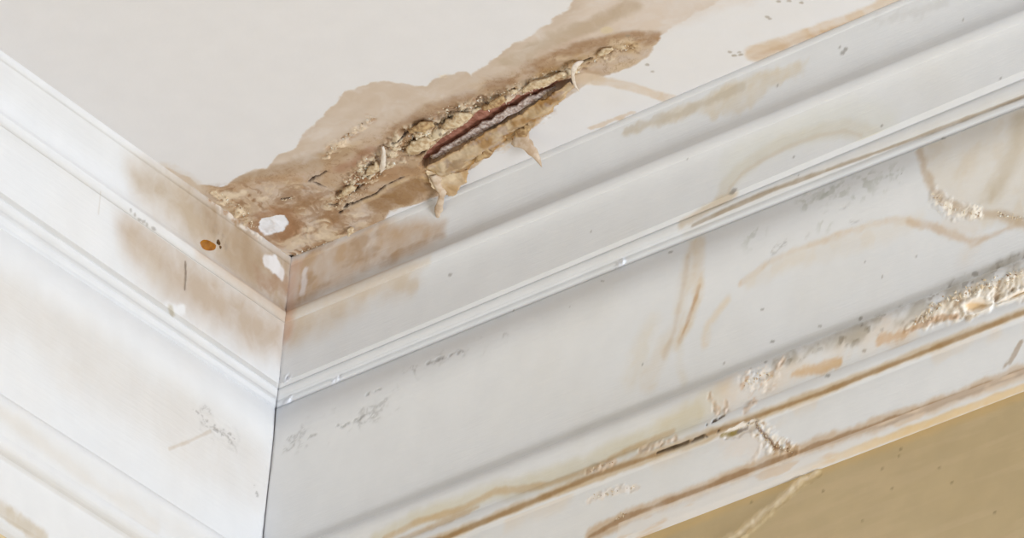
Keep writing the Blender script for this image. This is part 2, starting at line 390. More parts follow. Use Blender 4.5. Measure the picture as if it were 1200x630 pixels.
# brown dirt under the round bead, all along
m = only(R, R.stroke([(470, 648), (523, 628), (620, 590), (720, 551), (820, 514), (960, 460), (1080, 413), (1205, 364), (1330, 315)], (3, 3, 3.4, 4.6, 5.4, 3.6, 3.4, 3.4, 3), 1.8, 0.8, 10, 45), 6, 7)
R.tint(m*0.8, (180, 156, 122)); 
m = only(R, R.stroke([(470, 648), (523, 629), (620, 590), (700, 556), (790, 525), (845, 503), (960, 461), (1080, 414), (1205, 364), (1330, 315)], (2, 2, 2, 1.6, 1.4, 1.4, 1.6, 1.8, 1.6, 1.2), 1.1, 0.5, 10, 46), 6, 7)
R.tint(m*0.9, (144, 114, 78))
m = only(R, R.stroke([(770, 531), (800, 521), (828, 511), (842, 505)], (.8, 1.6, 1.8, 1.2), 0.6, 0.3, 4, 47), 6, 7)*sstep(R.fb(5, 4, 113), -.5, .0)
R.tint(m, (56, 42, 28)); R.lift -= 1.2*m
m = only(R, R.stroke([(828, 497), (838, 493), (850, 487)], (.8, 1.3, .8), 0.6, 0.4, 4, 48), 5, 6)*sstep(R.fb(3, 4, 114), -.3, .2)
R.tint(m, (84, 66, 48)); R.lift -= 0.8*m
# chipped place in the round bead and the crack through the fascia
m = only(R, R.poly([(842, 508), (862, 500), (884, 490), (892, 494), (884, 503), (866, 510), (850, 514)], 1.2, 1.2, 4, 49), 6, 7)
R.tint(m, (226, 218, 210)); R.lift -= 0.9*m
R.tint(only(R, R.stroke([(846, 510), (858, 508), (866, 506)], 1.5, .8, .3, 3, 50), 6, 7), (128, 108, 40))
R.tint(only(R, R.stroke([(866, 506), (876, 501), (878, 497)], 1.0, .6, .3, 3, 51), 6, 7), (60, 44, 30))
m = only(R, R.poly([(842, 515), (886, 492), (896, 508), (915, 530), (880, 540), (850, 530)], 8, 4, 10, 52), 7)
R.tint(m*0.5, (212, 198, 186))
CR = [(884, 490), (887, 500), (894, 508), (902, 516), (908, 523), (918, 527), (930, 528)]
m = only(R, R.stroke(CR, (5, 5, 5, 6, 6, 6, 4), 1.6, 1.8, 4, 53), 7)
R.lift += m*(0.4 + 0.6*R.fb(2.4, 3, 54)); R.tint(m*sstep(R.fb(3.5, 3, 55), -0.1, 0.5), (224, 214, 202)); R.tint(m*sstep(R.fb(3.5, 3, 56), 0.15, 0.5), (164, 134, 104))
R.tint(only(R, R.stroke(CR, 0.9, .6, .5, 3, 57), 7)*0.9, (120, 88, 60))
R.tint(only(R, R.stroke([(1196, 402), (1192, 412), (1184, 422), (1176, 428)], (2, 2.5, 2, 1.4), 1.0, .8, 4, 58), 7)*0.8, (150, 126, 100))
for pts, sd in [([(893, 522), (886, 530), (882, 540)], 59), ([(690, 585), (720, 575), (745, 570)], 60)]:
    m = only(R, R.stroke(pts, 2.5, 1.4, 1.4, 3, sd), 7); R.lift += 0.5*m*R.fb(2.5, 3, sd); R.tint(m*.5, (214, 198, 182))
m = only(R, R.stroke([(470, 660), (700, 565), (1000, 450), (1205, 372)], 6, 5, 2, 14, 61), 7)
R.tint(m*0.35*sstep(R.fb(22, 3, 62), 0, .6), (208, 188, 164))
# brown line in the fillet groove, grain-like wisps on the fillet
m = only(R, R.stroke([(690, 628), (740, 603), (820, 572), (925, 531), (1080, 478), (1205, 432), (1330, 386)], (6, 5, 4.5, 5, 4.5, 5, 4), 2.2, 1.2, 9, 63), 7, 8)
R.tint(m*0.8, (186, 160, 130))
m = only(R, R.stroke([(690, 628), (740, 604), (820, 573), (925, 533), (1080, 479), (1205, 433), (1330, 387)], (1.6, 2, 2, 2.2, 2.4, 2.4, 1.6), 1.0, 0.7, 9, 64), 7, 8)
R.tint(m*0.85, (148, 116, 84))
m = only(R, np.ones(len(R.a)), 8)*(R.b > 240)
R.tint(m*0.8*sstep(R.fb(5, 4, 65, 26), 0.15, 0.55), (196, 170, 142))
R.tint(m*0.35, (214, 202, 190))
m = only(R, R.stroke([(735, 632), (830, 594), (1000, 528), (1205, 452), (1330, 405)], (2.2, 2.2, 3, 3.5, 3), 1.2, .5, 9, 66), 8)
R.tint(m*sstep(R.b, 330, 420)*0.8, (206, 176, 126))
# lumpy crust and grime at the far right groove
grime = R.stroke([(905, 425), (980, 398), (1060, 366), (1120, 337), (1205, 305), (1290, 272)], (1, 4, 8, 11, 13, 6), 4, 2, 9, 67)
grime = only(R, grime, 4, 5)
R.tint(grime*0.6*sstep(R.fb(9, 4, 68), -0.5, 0.5), (150, 138, 118))
R.tint(grime*sstep(R.fb(4, 3, 69), 0.35, 0.7)*0.5, (112, 98, 80))
crust = only(R, R.poly([(1062, 384), (1085, 362), (1118, 343), (1160, 328), (1205, 312), (1250, 300), (1262, 312), (1240, 330), (1206, 345), (1160, 364), (1125, 374), (1085, 384)], 3, 3, 7, 70), 5, 6)
cn = R.fb(4, 4, 71, gain=.62); R.lift += crust*(0.7 + 0.9*cn + 0.5*R.fb(1.8, 2, 72))
R.tint(crust*0.85, (206, 190, 168)); R.tint(crust*sstep(cn, 0.1, 0.5), (228, 218, 206)); R.tint(crust*sstep(-cn, 0.2, 0.6)*0.8, (152, 124, 94))
for pts, sd in [([(1127, 357), (1140, 351), (1154, 351), (1161, 356), (1158, 362), (1140, 367), (1130, 366)], 73), ([(1168, 356), (1185, 345), (1206, 336), (1206, 343), (1186, 352)], 74)]:
    m = only(R, R.poly(pts, 1.4, 0.8, 5, sd), 5, 6); R.lift += (-R.lift - 0.4)*m; R.tint(m, (220, 188, 144))
    rim = only(R, R.stroke(pts + pts[:1], 1.8, 1.0, .6, 4, sd+5), 5, 6); R.lift += 1.3*rim; R.tint(rim*.9, (232, 224, 214))
m = only(R, R.stroke([(1060, 388), (1100, 372), (1122, 372)], (1.4, 2, 1.4), 1, .8, 4, 80), 5); R.tint(m*.8, (176, 140, 106))
blister = only(R, R.poly([(866, 442), (884, 434), (905, 432), (912, 444), (900, 456), (880, 460), (868, 454)], 3, 3, 5, 81), 5)
R.lift += blister*0.5*R.fb(2.4, 3, 82); R.tint(blister*sstep(R.fb(3, 3, 83), .1, .6)*.8, (196, 168, 142)); R.tint(blister*sstep(R.fb(3, 3, 84), .2, .7), (228, 216, 204))
for pts, sd in [([(832, 462), (836, 474), (842, 482)], 85), ([(850, 470), (853, 482)], 86), ([(884, 472), (876, 480)], 87), ([(912, 430), (918, 420)], 88), ([(720, 540), (700, 548), (690, 553)], 89), ([(790, 514), (770, 520), (752, 527)], 90)]:
    m = R.stroke(pts, 2.0, 1.2, 1.4, 3, sd); R.lift += 0.8*m*R.fb(2.5, 3, sd+3); R.tint(m*.6, (196, 166, 136))
# fine dry cracks in the ogee paint near the mitre
for pts, sd in [([(400, 500), (412, 494), (420, 491), (430, 486)], 91), ([(362, 512), (372, 508)], 92), ([(395, 499), (402, 500)], 93), ([(500, 425), (540, 412)], 94), ([(430, 462), (446, 455)], 95)]:
    m = R.stroke(pts, 0.9, .5, .7, 3, sd)*sstep(R.fb(2.2, 3, sd+7), -.05, .3); R.tint(m*.45, (132, 128, 124)); R.lift -= .3*m
for pts, wd, sd in [([(345, 520), (372, 505), (420, 488), (470, 462)], (10, 13, 12, 6), 110), ([(470, 440), (540, 414), (600, 388)], (5, 7, 4), 111), ([(900, 300), (1000, 250)], (6, 8), 112)]:
    m = R.stroke(pts, wd, 4, 2, 8, sd)*sstep(.07, .015, np.abs(R.fb(7, 4, sd+1, 11)))*sstep(R.fb(10, 3, sd+2), .0, .4)
    R.tint(m*.4, (138, 134, 130)); R.lift -= .2*m
# knocks on the double bead
for x, y, sd in [(394, 445, 96), (336, 444, 97), (338, 470, 98), (728, 308, 99)]:
    m = R.stroke([(x-2, y+1), (x+2, y-1)], 3, 1.5, 1, 2.5, sd); R.lift += m*R.fb(2, 2, sd); R.tint(m*.6, (228, 228, 232))

# the open mitre joint
jn = R.fb(14, 4, 100)
open_ = sstep(SARC[:, None] + 0*R.T[None], S_OF[2]+18, S_OF[4]+6).ravel()
gap = sstep(0.45 + 0.5*jn - R.b, -0.3, 0.3)
R.lift -= gap*(0.2 + 1.2*open_); R.tint(gap*(0.06 + 0.55*open_), (120, 112, 108))

trim_2 = root_empty('trim_2', (0.0, 0.114, -0.16))
tag(trim_2, 'water-stained white plaster cornice running right above the tan wall', 'cornice', kind='structure')
R.build(trim_2, M_TRIM)

# ------------------------------------------------------------------ cornice along the left wall
WL = (231, 232, 235)
Lf = Run('L', steps((0, 300, 0.75), (300, 400, 10), (400, 2700, 100)), WL)
Lf.lift += 0.10*Lf.fb(60, 3, 9, 220)
Lf.tint(0.3*sstep(Lf.fb(80, 4, 131), 0.1, 0.9), (232, 229, 226))
m = only(Lf, Lf.poly([(150, 196), (198, 196), (262, 244), (348, 303), (350, 330), (338, 368), (300, 343), (250, 304), (212, 274), (182, 250), (158, 226)], 20, 2.5, 20, 132), 0, 1)
Lf.tint(m*(1.0 + 0.15*Lf.fb(16, 4, 133)), (193, 175, 154))
m = only(Lf, Lf.poly([(225, 224), (300, 270), (348, 303), (350, 332), (338, 368), (300, 340), (272, 310), (245, 270)], 18, 4, 14, 134), 0, 1)
Lf.tint(m*(0.8 + 0.35*Lf.fb(10, 4, 135)), (172, 147, 120))
m = only(Lf, Lf.poly([(296, 310), (322, 318), (346, 326), (338, 352), (318, 342), (300, 330)], 6, 4, 7, 136), 0)
Lf.tint(m*(0.7 + 0.4*Lf.fb(6, 4, 137)), (166, 132, 104))
m = only(Lf, Lf.stroke([(312, 306), (320, 308), (328, 318), (330, 324)], (4, 7, 5, 2), 1.2, 1.2, 5, 138), 0)
Lf.tint(m, (234, 232, 234))
m = only(Lf, Lf.stroke([(250, 230), (268, 244), (290, 262), (305, 276)], (2, 4, 4, 2), 1.6, 1.6, 4, 139), 0)
Lf.lift += m*0.7*Lf.fb(3.5, 3, 140); Lf.tint(m*sstep(Lf.fb(4, 3, 141), 0, .5), (232, 222, 212)); Lf.tint(m*sstep(Lf.fb(4, 3, 142), .2, .6), (176, 138, 100))
m = only(Lf, Lf.stroke([(252, 270), (262, 284), (258, 290)], (3, 5, 3), 1.6, 1.6, 4, 143), 0)
Lf.lift += m*0.5*Lf.fb(3, 3, 144); Lf.tint(m*sstep(Lf.fb(3, 3, 145), .1, .5)*.8, (168, 150, 132))
m = only(Lf, Lf.poly([(140, 262), (168, 262), (200, 282), (250, 322), (335, 378), (330, 420), (290, 402), (240, 374), (196, 352), (170, 322), (150, 292)], 22, 3, 24, 146), 2)
Lf.tint(m*(1.0 + 0.25*Lf.fb(22, 4, 147)), (193, 175, 157))
m = only(Lf, Lf.stroke([(236, 296), (270, 320), (300, 342), (336, 368)], (3, 5, 6, 7), 6, 1.5, 10, 168), 1, 2); Lf.tint(m*.7, (210, 192, 174))
m = only(Lf, Lf.poly([(150, 280), (185, 300), (205, 340), (180, 330), (158, 300)], 12, 4, 10, 148), 2); Lf.tint(m*.4, (214, 202, 186))
m = only(Lf, Lf.stroke([(196, 360), (206, 364), (214, 362)], (3, 4, 3), 2, 1, 4, 149), 2); Lf.tint(m, (236, 236, 238))
m = Lf.stroke([(199, 362), (201, 366)], 3, 1.4, .6, 3, 150); Lf.tint(m*.7, (188, 176, 148))
m = only(Lf, Lf.stroke([(218, 308), (217.5, 324), (216, 338)], (.7, .9, 1.0), .5, .25, 6, 151), 2); Lf.tint(m*.85, (104, 84, 66)); Lf.lift -= .4*m
m = only(Lf, Lf.stroke([(118, 225), (116, 250)], 0.7, .5, .4, 6, 152), 1, 2); Lf.tint(m*.35, (190, 178, 160))
for x, y in [(153, 246), (158, 251), (163, 257), (168, 259), (172, 263), (180, 267)]:
    Lf.tint(Lf.stroke([(x, y), (x+1, y+.6)], 1.0, .6, .3, 2, 160+x)*.5, (130, 120, 110))
# tan streak below the round bead at the very bottom left, warm-toned shading painted along the middle of the ogee
m = only(Lf, Lf.stroke([(0, 596), (20, 610), (50, 632)], (5, 6, 7), 2.5, 1.5, 8, 153), 7, 8); Lf.tint(m*.7, (200, 186, 164))
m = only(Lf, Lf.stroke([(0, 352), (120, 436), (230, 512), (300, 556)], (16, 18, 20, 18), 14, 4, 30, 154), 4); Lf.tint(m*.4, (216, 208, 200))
m = only(Lf, Lf.stroke([(0, 482), (100, 560), (180, 615)], 4, 4, 2, 20, 155), 5); Lf.tint(m*.35, (222, 214, 204))
m = Lf.stroke([(198, 526), (220, 517), (246, 505)], .9, .6, .3, 6, 156); Lf.tint(m*.5, (196, 180, 160)); Lf.lift -= .25*m
for pts, sd in [([(232, 488), (245, 496), (256, 500)], 157), ([(248, 500), (262, 510), (276, 516)], 158), ([(262, 503), (270, 508)], 159), ([(226, 480), (232, 484)], 160), ([(298, 568), (302, 580)], 161)]:
    m = Lf.stroke(pts, 1.0, .5, .8, 3, sd)*sstep(Lf.fb(2.2, 3, sd+7), -.05, .3); Lf.tint(m*.6, (150, 146, 144)); Lf.lift -= .3*m
m = Lf.stroke([(240, 492), (256, 503), (272, 512)], 8, 3, 2, 5, 162); Lf.lift += m*.25*Lf.fb(2.5, 3, 163, 6); Lf.tint(m*sstep(.07, .015, np.abs(Lf.fb(6, 4, 167, 10)))*.5, (150, 146, 144))
jn = Lf.fb(14, 4, 164)
open_ = sstep(SARC[:, None] + 0*Lf.T[None], S_OF[2]+18, S_OF[4]+6).ravel()
gap = sstep(0.35 + 0.45*jn - Lf.b, -0.3, 0.3)
Lf.lift -= gap*(0.2 + 1.0*open_); Lf.tint(gap*(0.06 + 0.5*open_), (120, 112, 108), (210, 208, 206))
m = sstep(3.5 + 2*jn - Lf.b, -1, 1.5)*sstep(Lf.fb(6, 3, 165), 0, .5); Lf.lift += .35*m*Lf.fb(2.5, 3, 166)
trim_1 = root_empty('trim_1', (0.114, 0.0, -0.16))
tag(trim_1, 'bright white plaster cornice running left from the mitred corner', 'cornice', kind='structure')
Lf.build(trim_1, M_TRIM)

# ------------------------------------------------------------------ ceiling
xs = steps((0, 100, 20), (100, 108, 2), (108, 245, 0.45), (245, 400, 6), (400, 2800, 200))
ys = steps((0, 100, 20), (100, 108, 2), (108, 500, 0.5), (500, 620, 6), (620, 2800, 200))
X, Y = np.meshgrid(xs, ys, indexing='ij')
C = Surf(X.ravel(), Y.ravel(), lambda px, py: at(px, py)[:2]*1000, (219, 216, 214), np.array([0.79, 0.782, 0.80]), 0.36)
OUT = [(190, 195), (212, 204), (232, 216), (262, 217), (290, 201), (312, 196), (322, 183), (345, 172), (356, 155), (376, 137), (396, 121), (404, 108), (420, 100),
       (455, 95), (475, 96), (500, 102), (510, 92), (522, 87), (545, 86), (553, 91), (562, 81), (590, 63), (600, 52), (625, 40), (640, 30), (650, 19), (662, 11), (676, -4),
       (850, -6), (838, 4), (800, 24), (775, 42), (762, 64), (735, 82), (705, 92), (690, 96), (672, 108), (650, 126), (625, 148), (600, 160), (580, 176), (548, 200), (545, 216),
       (526, 227), (505, 232), (490, 238), (468, 243), (458, 250), (452, 262), (420, 278), (380, 292), (345, 310), (280, 262), (240, 230)]
C.tint(C.poly([(640, -10), (1060, -10), (950, 50), (800, 120), (700, 130), (690, 60)], 30, 6, 30, 200)*0.4, (220, 214, 206))
sd = C.poly(OUT, 1, 1.9, 10, 201, raw=True)
m0 = sstep(sd, -0.7, 1.1)
rightfade = 1 - 0.75*sstep(C.b, 375, 440)*sstep(C.a, 150, 180)
C.tint(m0*rightfade*1.05, (206, 191, 176))
C.tint(m0*rightfade*sstep(sd, 6, 0.3)*sstep(C.fb(20, 3, 202), -0.6, 0.5)*0.5, (188, 168, 148))
C.tint(m0*rightfade*sstep(C.fb(26, 5, 203, 50), -0.15, 0.6)*0.6, (190, 170, 148))
# pale second wash reaching towards the top edge
C.tint(C.stroke([(700, 44), (760, 22), (830, 0), (870, -12)], (14, 16, 14, 12), 8, 3, 14, 204)*0.5, (206, 188, 170))
C.tint(C.stroke([(640, 62), (690, 30), (740, 5)], (5, 6, 4), 4, 1.5, 14, 205)*0.5, (188, 162, 138))
# ochre heart of the damage
OCH = [(236, 222), (300, 207), (345, 197), (390, 178), (440, 158), (500, 130), (560, 104), (620, 78), (680, 52), (730, 42), (773, 42), (764, 62), (735, 81), (702, 91), (674, 98), (652, 125),
       (602, 159), (562, 190), (548, 201), (540, 220), (480, 240), (442, 268), (346, 306), (296, 272)]
so = C.poly(OCH, 4, 3, 14, 206, raw=True); mo = sstep(so, -7, 4)*m0
C.tint(mo*(0.85 + 0.3*C.fb(20, 4, 207)), (178, 150, 120))
C.tint(mo*sstep(C.fb(14, 5, 208, 30), 0.05, 0.6)*0.75, (154, 120, 86))
C.tint(mo*sstep(C.fb(9, 4, 209, 16), 0.2, 0.65)*0.7, (204, 182, 152))
for pts, wd, c, k in [
    ([(470, 150), (510, 128), (560, 112), (590, 96)], (5, 8, 8, 5), (150, 118, 90), .6),
    ([(280, 210), (320, 202), (345, 196), (400, 178)], (5, 8, 9, 7), (160, 132, 100), .6),
    ([(596, 72), (650, 46), (700, 26), (740, 6)], (7, 9, 8, 6), (178, 158, 132), .6),
    ([(420, 215), (450, 205), (490, 200)], (5, 9, 8), (158, 118, 78), .6),
    ([(620, 78), (680, 52), (735, 40), (770, 42)], (3, 3, 2.4, 2), (158, 126, 94), .8),
    ([(300, 262), (320, 246), (345, 256), (344, 272), (326, 284)], (5, 6, 7, 6, 4), (168, 128, 92), .8),
    ([(250, 222), (300, 214), (350, 210)], (5, 8, 6), (176, 142, 106), .55),
    ([(350, 300), (400, 280), (450, 262)], (3, 4, 3), (164, 128, 92), .6),
    ([(640, 90), (680, 74), (740, 54)], (8, 8, 5), (180, 146, 100), .6),
    ([(445, 240), (475, 225), (500, 214)], (10, 14, 9), (146, 112, 74), .85),
    ([(395, 200), (420, 188), (436, 176)], (3, 5, 3), (150, 104, 74), .6),
    ([(408, 218), (418, 212), (426, 204)], (4, 6, 4), (136, 92, 62), .65),
    ([(480, 172), (500, 168), (512, 158)], (3, 4, 3), (150, 104, 60), .6)]:
    C.tint(C.stroke(pts, wd, 3.5, 1.8, 7, int(pts[0][0]))*k*m0, c)
wx, wy = C.fb(18, 4, 240), C.fb(18, 4, 241)
mb = fbm(C.a + 16*wx, C.b + 16*wy, 9, 5, 242, gain=.62)
cor = C.poly([(240, 220), (300, 212), (350, 212), (400, 225), (440, 250), (440, 272), (346, 306), (296, 272)], 10, 3, 12, 243)
C.tint(cor*sstep(mb, .05, .45)*.75, (208, 188, 160)); C.tint(cor*sstep(-mb, .1, .5)*.75, (146, 112, 80))
C.tint(mo*(1 - cor)*sstep(np.abs(mb), .12, .02)*.5, (140, 106, 76))
C.lift += cor*.45*mb
# runner, smear and strip of colour away from the split
C.tint(C.stroke([(680, 92), (715, 96), (738, 101), (765, 110), (800, 121)], (8, 6, 6, 5, 5), 1.8, 1.0, 8, 210)*.8, (205, 184, 158))
C.tint(C.stroke([(692, 150), (706, 146), (716, 141), (726, 138), (741, 132)], (2, 3.2, 2, 2.6, 2), 1.0, 0.8, 4, 211)*.85, (203, 184, 162))
C.tint(C.stroke([(890, 62), (930, 47), (970, 31), (1008, 19), (1034, 8), (1050, -4)], (12, 8, 7.5, 8, 9, 9), 2.4, 1.2, 9, 212)*.85, (203, 180, 152))
C.tint(C.stroke([(886, 66), (930, 50), (1010, 22)], (3, 2.5, 2.5), 2, .8, 8, 213)*.5, (190, 160, 128))
C.tint(C.stroke([(193, 196), (212, 206), (236, 222)], (5, 5, 4), 4, 1.5, 7, 214)*.6, (204, 186, 164))
for x, y in [(855, 61), (860, 65), (866, 61), (868, 64), (764, 84), (758, 76), (735, 42), (711, 36), (912, 2), (938, 3), (924, 1), (901, 22), (899, 20)]:
    C.tint(C.stroke([(x, y), (x+1, y)], 1.2, .8, .5, 2, 220+x)*.8, (150, 134, 112))
C.tint(C.stroke([(709, 36), (712, 35)], 4, 1.2, .6, 4, 221)*.8, (206, 188, 156))
# bare white patch where the paint has gone
chip = C.poly([(305, 255), (334, 252), (338, 261), (331, 271), (310, 276), (303, 266)], 1.0, 1.0, 5, 222)
C.tint(C.stroke([(300, 262), (306, 252), (336, 248), (342, 262), (332, 274), (308, 280), (300, 268)], 5, 3, 1.5, 6, 224)*.8, (152, 114, 82)); C.tint(chip*1.4, (230, 229, 231)); C.lift -= .5*chip
C.tint(C.poly([(452, 262), (456, 246), (470, 243), (488, 240), (520, 228), (560, 200), (620, 160), (640, 190), (500, 262)], 1.2, 1.0, 5, 223)*.9, (219, 216, 214))
for x, y, r in [(270, 230, 3), (283, 226, 2), (262, 227, 2.4), (308, 232, 2.5), (420, 252, 2.4), (352, 284, 4), (378, 276, 4), (362, 268, 3)]:
    C.tint(C.stroke([(x-3, y+1), (x+3, y-1)], r, 1.8, 1.4, 4, 230+x)*.7, (222, 204, 178))

# crumbling relief
def crumble(pts, wd, amp, seed, cream=(222, 205, 176), dark=(126, 96, 68), size=3.2):
    m = C.stroke(pts, wd, 3.0, 2.2, 6, seed); n = C.fb(size, 4, seed+1, size*1.7, 0.6)
    C.lift += m*amp*(0.35 + 1.0*n)
    C.tint(m*sstep(n, 0.0, 0.45)*.85, cream); C.tint(m*sstep(-n, 0.25, 0.65)*.75, dark)
crumble([(455, 172), (480, 158), (520, 145), (560, 126), (610, 106), (670, 82)], (7, 12, 13, 12, 10, 6), 2.2, 300)
crumble([(395, 240), (415, 215), (440, 190), (470, 180), (490, 182)], (8, 13, 14, 10, 6), 1.7, 310)
crumble([(680, 78), (705, 68), (740, 54)], (5, 5, 3), 1.2, 320)
crumble([(382, 183), (405, 162), (436, 140)], (4, 5, 3), 1.0, 330, (222, 200, 172), (176, 142, 112), 3)
crumble([(250, 226), (272, 240), (290, 262)], (4, 6, 4), 0.9, 340, (228, 208, 178), (160, 122, 86), 3)
crumble([(500, 205), (540, 190), (590, 165), (640, 130)], (6, 8, 7, 5), 0.8, 350, (206, 172, 124), (164, 124, 78), 6)
crumble([(520, 88), (520, 88)], (0.1, 0.1), 0.0, 360)
C.lift += mo*0.5*C.fb(16, 4, 370, 34)
C.lift += 0.05*C.fb(40, 3, 371)
# long shallow ridges and cracks
for pts, wd, dep in [
    ([(362, 213), (368, 208), (374, 206), (382, 201)], (1.2, 1.3, 1.2, .6), 1.6), ([(368, 214), (374, 217), (381, 219)], (1.0, 1.5, .6), 1.6),
    ([(386, 238), (391, 240), (396, 239)], (1, 2.2, .8), 2), ([(412, 240), (424, 234), (440, 227), (452, 217), (474, 207)], (.4, .5, .6, .5, .3), .5),
    ([(460, 165), (470, 160), (484, 153), (503, 146), (518, 143), (530, 134), (549, 125)], (1, 1.4, 1.4, 1.2, 1.4, 1, .6), 1.8),
    ([(476, 181), (488, 181), (496, 178), (503, 169), (509, 163)], (1, 1.3, 1.2, 1.3, .8), 1.8),
    ([(410, 226), (418, 222), (424, 216)], (1.2, 2, 1), 2), ([(404, 243), (412, 238)], (1.6, 1.0), 2), ([(684, 72), (694, 68)], (1.2, .7), 1.2),
    ([(330, 233), (340, 232)], (.8, .6), .8), ([(430, 205), (436, 199)], (1.2, .8), 1.2), ([(398, 250), (404, 246)], (1, .6), 1)]:
    m = C.stroke(pts, np.array(wd)*0.75, 0.55, 0.4, 3, int(pts[0][0])+400); C.tint(m*1.2, (52, 36, 26)); C.lift -= dep*m
rdg = C.stroke([(414, 243), (425, 237), (441, 230), (454, 220), (476, 210)], 1.8, 1.2, .4, 5, 390); C.lift += .4*rdg; C.tint(rdg*.35, (206, 178, 136))
for x, y, r in [(339, 302, 2.4), (346, 303, 2), (374, 293, 1.8), (380, 290, 2.4), (388, 287, 2), (396, 284, 2.6), (403, 281, 1.6)]:
    m = C.stroke([(x-2, y+1), (x+2, y-1)], r, .8, .8, 2.5, 420+x); C.tint(m*.9, (66, 50, 38)); C.lift -= m

# the split itself is open: faces inside its outline are taken out
GAP = [(490, 191), (497, 181), (510, 167), (530, 151), (560, 131), (590, 116), (620, 105), (650, 95), (672, 90), (674, 97), (640, 114), (600, 141), (560, 161), (530, 178), (505, 194), (494, 196)]
sg = C.poly(GAP, 1, .5, 5, 430, raw=True)
lipm = sstep(sg, -9, 0)*(sg < 0); C.lift += lipm*0.8
V = np.stack([C.a, C.b, -C.lift], 1)/1000.0
Q = grid_quads(len(xs), len(ys)); inside = (sg > 0)
keep = ~(inside[Q].all(1)); cut = Q[~keep]; Q = Q[keep]
# plaster thickness round the hole: outline edges of the removed faces carried up into the void
E = np.concatenate([cut[:, [0, 1]], cut[:, [1, 2]], cut[:, [2, 3]], cut[:, [3, 0]]]); ES = np.sort(E, 1)
_, first, cnt = np.unique(ES[:, 0].astype(np.int64)*len(V) + ES[:, 1], return_index=True, return_counts=True)
be = E[first[cnt == 1]]; bv = np.unique(be); up = np.full(len(V), -1); up[bv] = len(V) + np.arange(len(bv))
V2 = V[bv] + np.array([0, 0, 0.009]); Q2 = np.stack([be[:, 0], be[:, 1], up[be[:, 1]], up[be[:, 0]]], 1)
colr = np.concatenate([C.col, np.tile(WHITE*lin((120, 84, 60))/lin((219, 216, 214)), (len(bv), 1))])
used = np.concatenate([V, V2]); uv = np.concatenate([np.stack([C.b, C.a], 1), np.stack([C.b, C.a], 1)[bv]])/1000.0
M_CEIL = plaster_material('matt_ceiling_paint', rough=0.75, bump=0.10, grain=(1, 1, 1), fine=0.02, spec=0.2)
ceiling = link('ceiling', mesh_np('ceiling', used, np.concatenate([Q, Q2]), colr, uv), M_CEIL)
tag(ceiling, 'pale ceiling with a brown water stain and a split', 'ceiling', kind='structure')

# ------------------------------------------------------------------ walls
yw = steps((0, 290, 20), (290, 640, 0.9), (640, 2800, 200)); zw = steps((-300, -148, 0.9)); zw = np.concatenate([[-2700, -2000, -1300, -700, -400], zw, [-100, -40, 0]])
YW, ZW = np.meshgrid(yw, zw, indexing='ij')
def wall_at(px, py):
    d = AF + AR*(px - 600)/F_PX - AU*(py - 315)/F_PX; t = -CAM[0]/d[0]; p = CAM + d*t
    return p[1:]*1000
WB = np.array([0.69, 0.545, 0.325])
Wl = Surf(YW.ravel(), ZW.ravel(), wall_at, (181, 162, 124), WB)
Wl.tint(.5*sstep(Wl.fb(60, 4, 500), -.2, .8), (174, 154, 114)); Wl.tint(.4*sstep(Wl.fb(50, 3, 501, 6), .1, .7), (188, 168, 132))
Wl.tint(Wl.stroke([(735, 640), (850, 592), (1000, 534), (1205, 457)], 6, 3.5, .6, 10, 502)*.6, (188, 160, 108))
RC = [(850, 636), (872, 622), (884, 612), (896, 600), (908, 592), (924, 578), (940, 563), (948, 560), (958, 553)]
m = Wl.stroke(RC, (6, 6, 6, 5, 5, 4.5, 4, 3, 2), 1.6, 1.3, 5, 503)
Wl.lift += m*(0.8 + .45*Wl.fb(3, 4, 504)); Wl.tint(m*.55, (202, 184, 148)); Wl.tint(Wl.stroke(RC, (1.2,)*9, 1, .8, 4, 505)*.6, (216, 202, 176))
Wl.tint(Wl.stroke([(x+4, y+3) for x, y in RC], 1.0, .8, .6, 4, 506)*.6, (146, 122, 82))
for x, y in [(1053, 534), (1055, 526), (1033, 549), (1100, 548), (964, 575), (1045, 572), (1115, 565), (880, 588), (1165, 600), (1010, 610)]:
    Wl.tint(Wl.stroke([(x, y), (x+.8, y)], 0.9, .6, .3, 2, 510+x)*.6, (116, 92, 60))
M_WALL = plaster_material('tan_wall_paint', rough=0.6, bump=0.12, grain=(0.4, 1.6, 1), fine=0.05, spec=0.3)
VW = np.stack([Wl.lift, Wl.a, Wl.b], 1)/1000.0
wr = link('wall_right', mesh_np('wall_right', VW, grid_quads(len(yw), len(zw)), Wl.col, np.stack([Wl.a, Wl.b], 1)/1000), M_WALL)
tag(wr, 'tan painted wall below the stained cornice, with a raised crack', 'wall', kind='structure')
VL = np.array([(0, 0, 0), (2.8, 0, 0), (2.8, 0, -2.7), (0, 0, -2.7)])
wl = link('wall_left', mesh_np('wall_left', VL, np.array([[0, 1, 2, 3]]), np.tile(WB, (4, 1)), VL[:, [0, 2]]), M_WALL)
tag(wl, 'tan painted wall under the bright left cornice', 'wall', kind='structure')

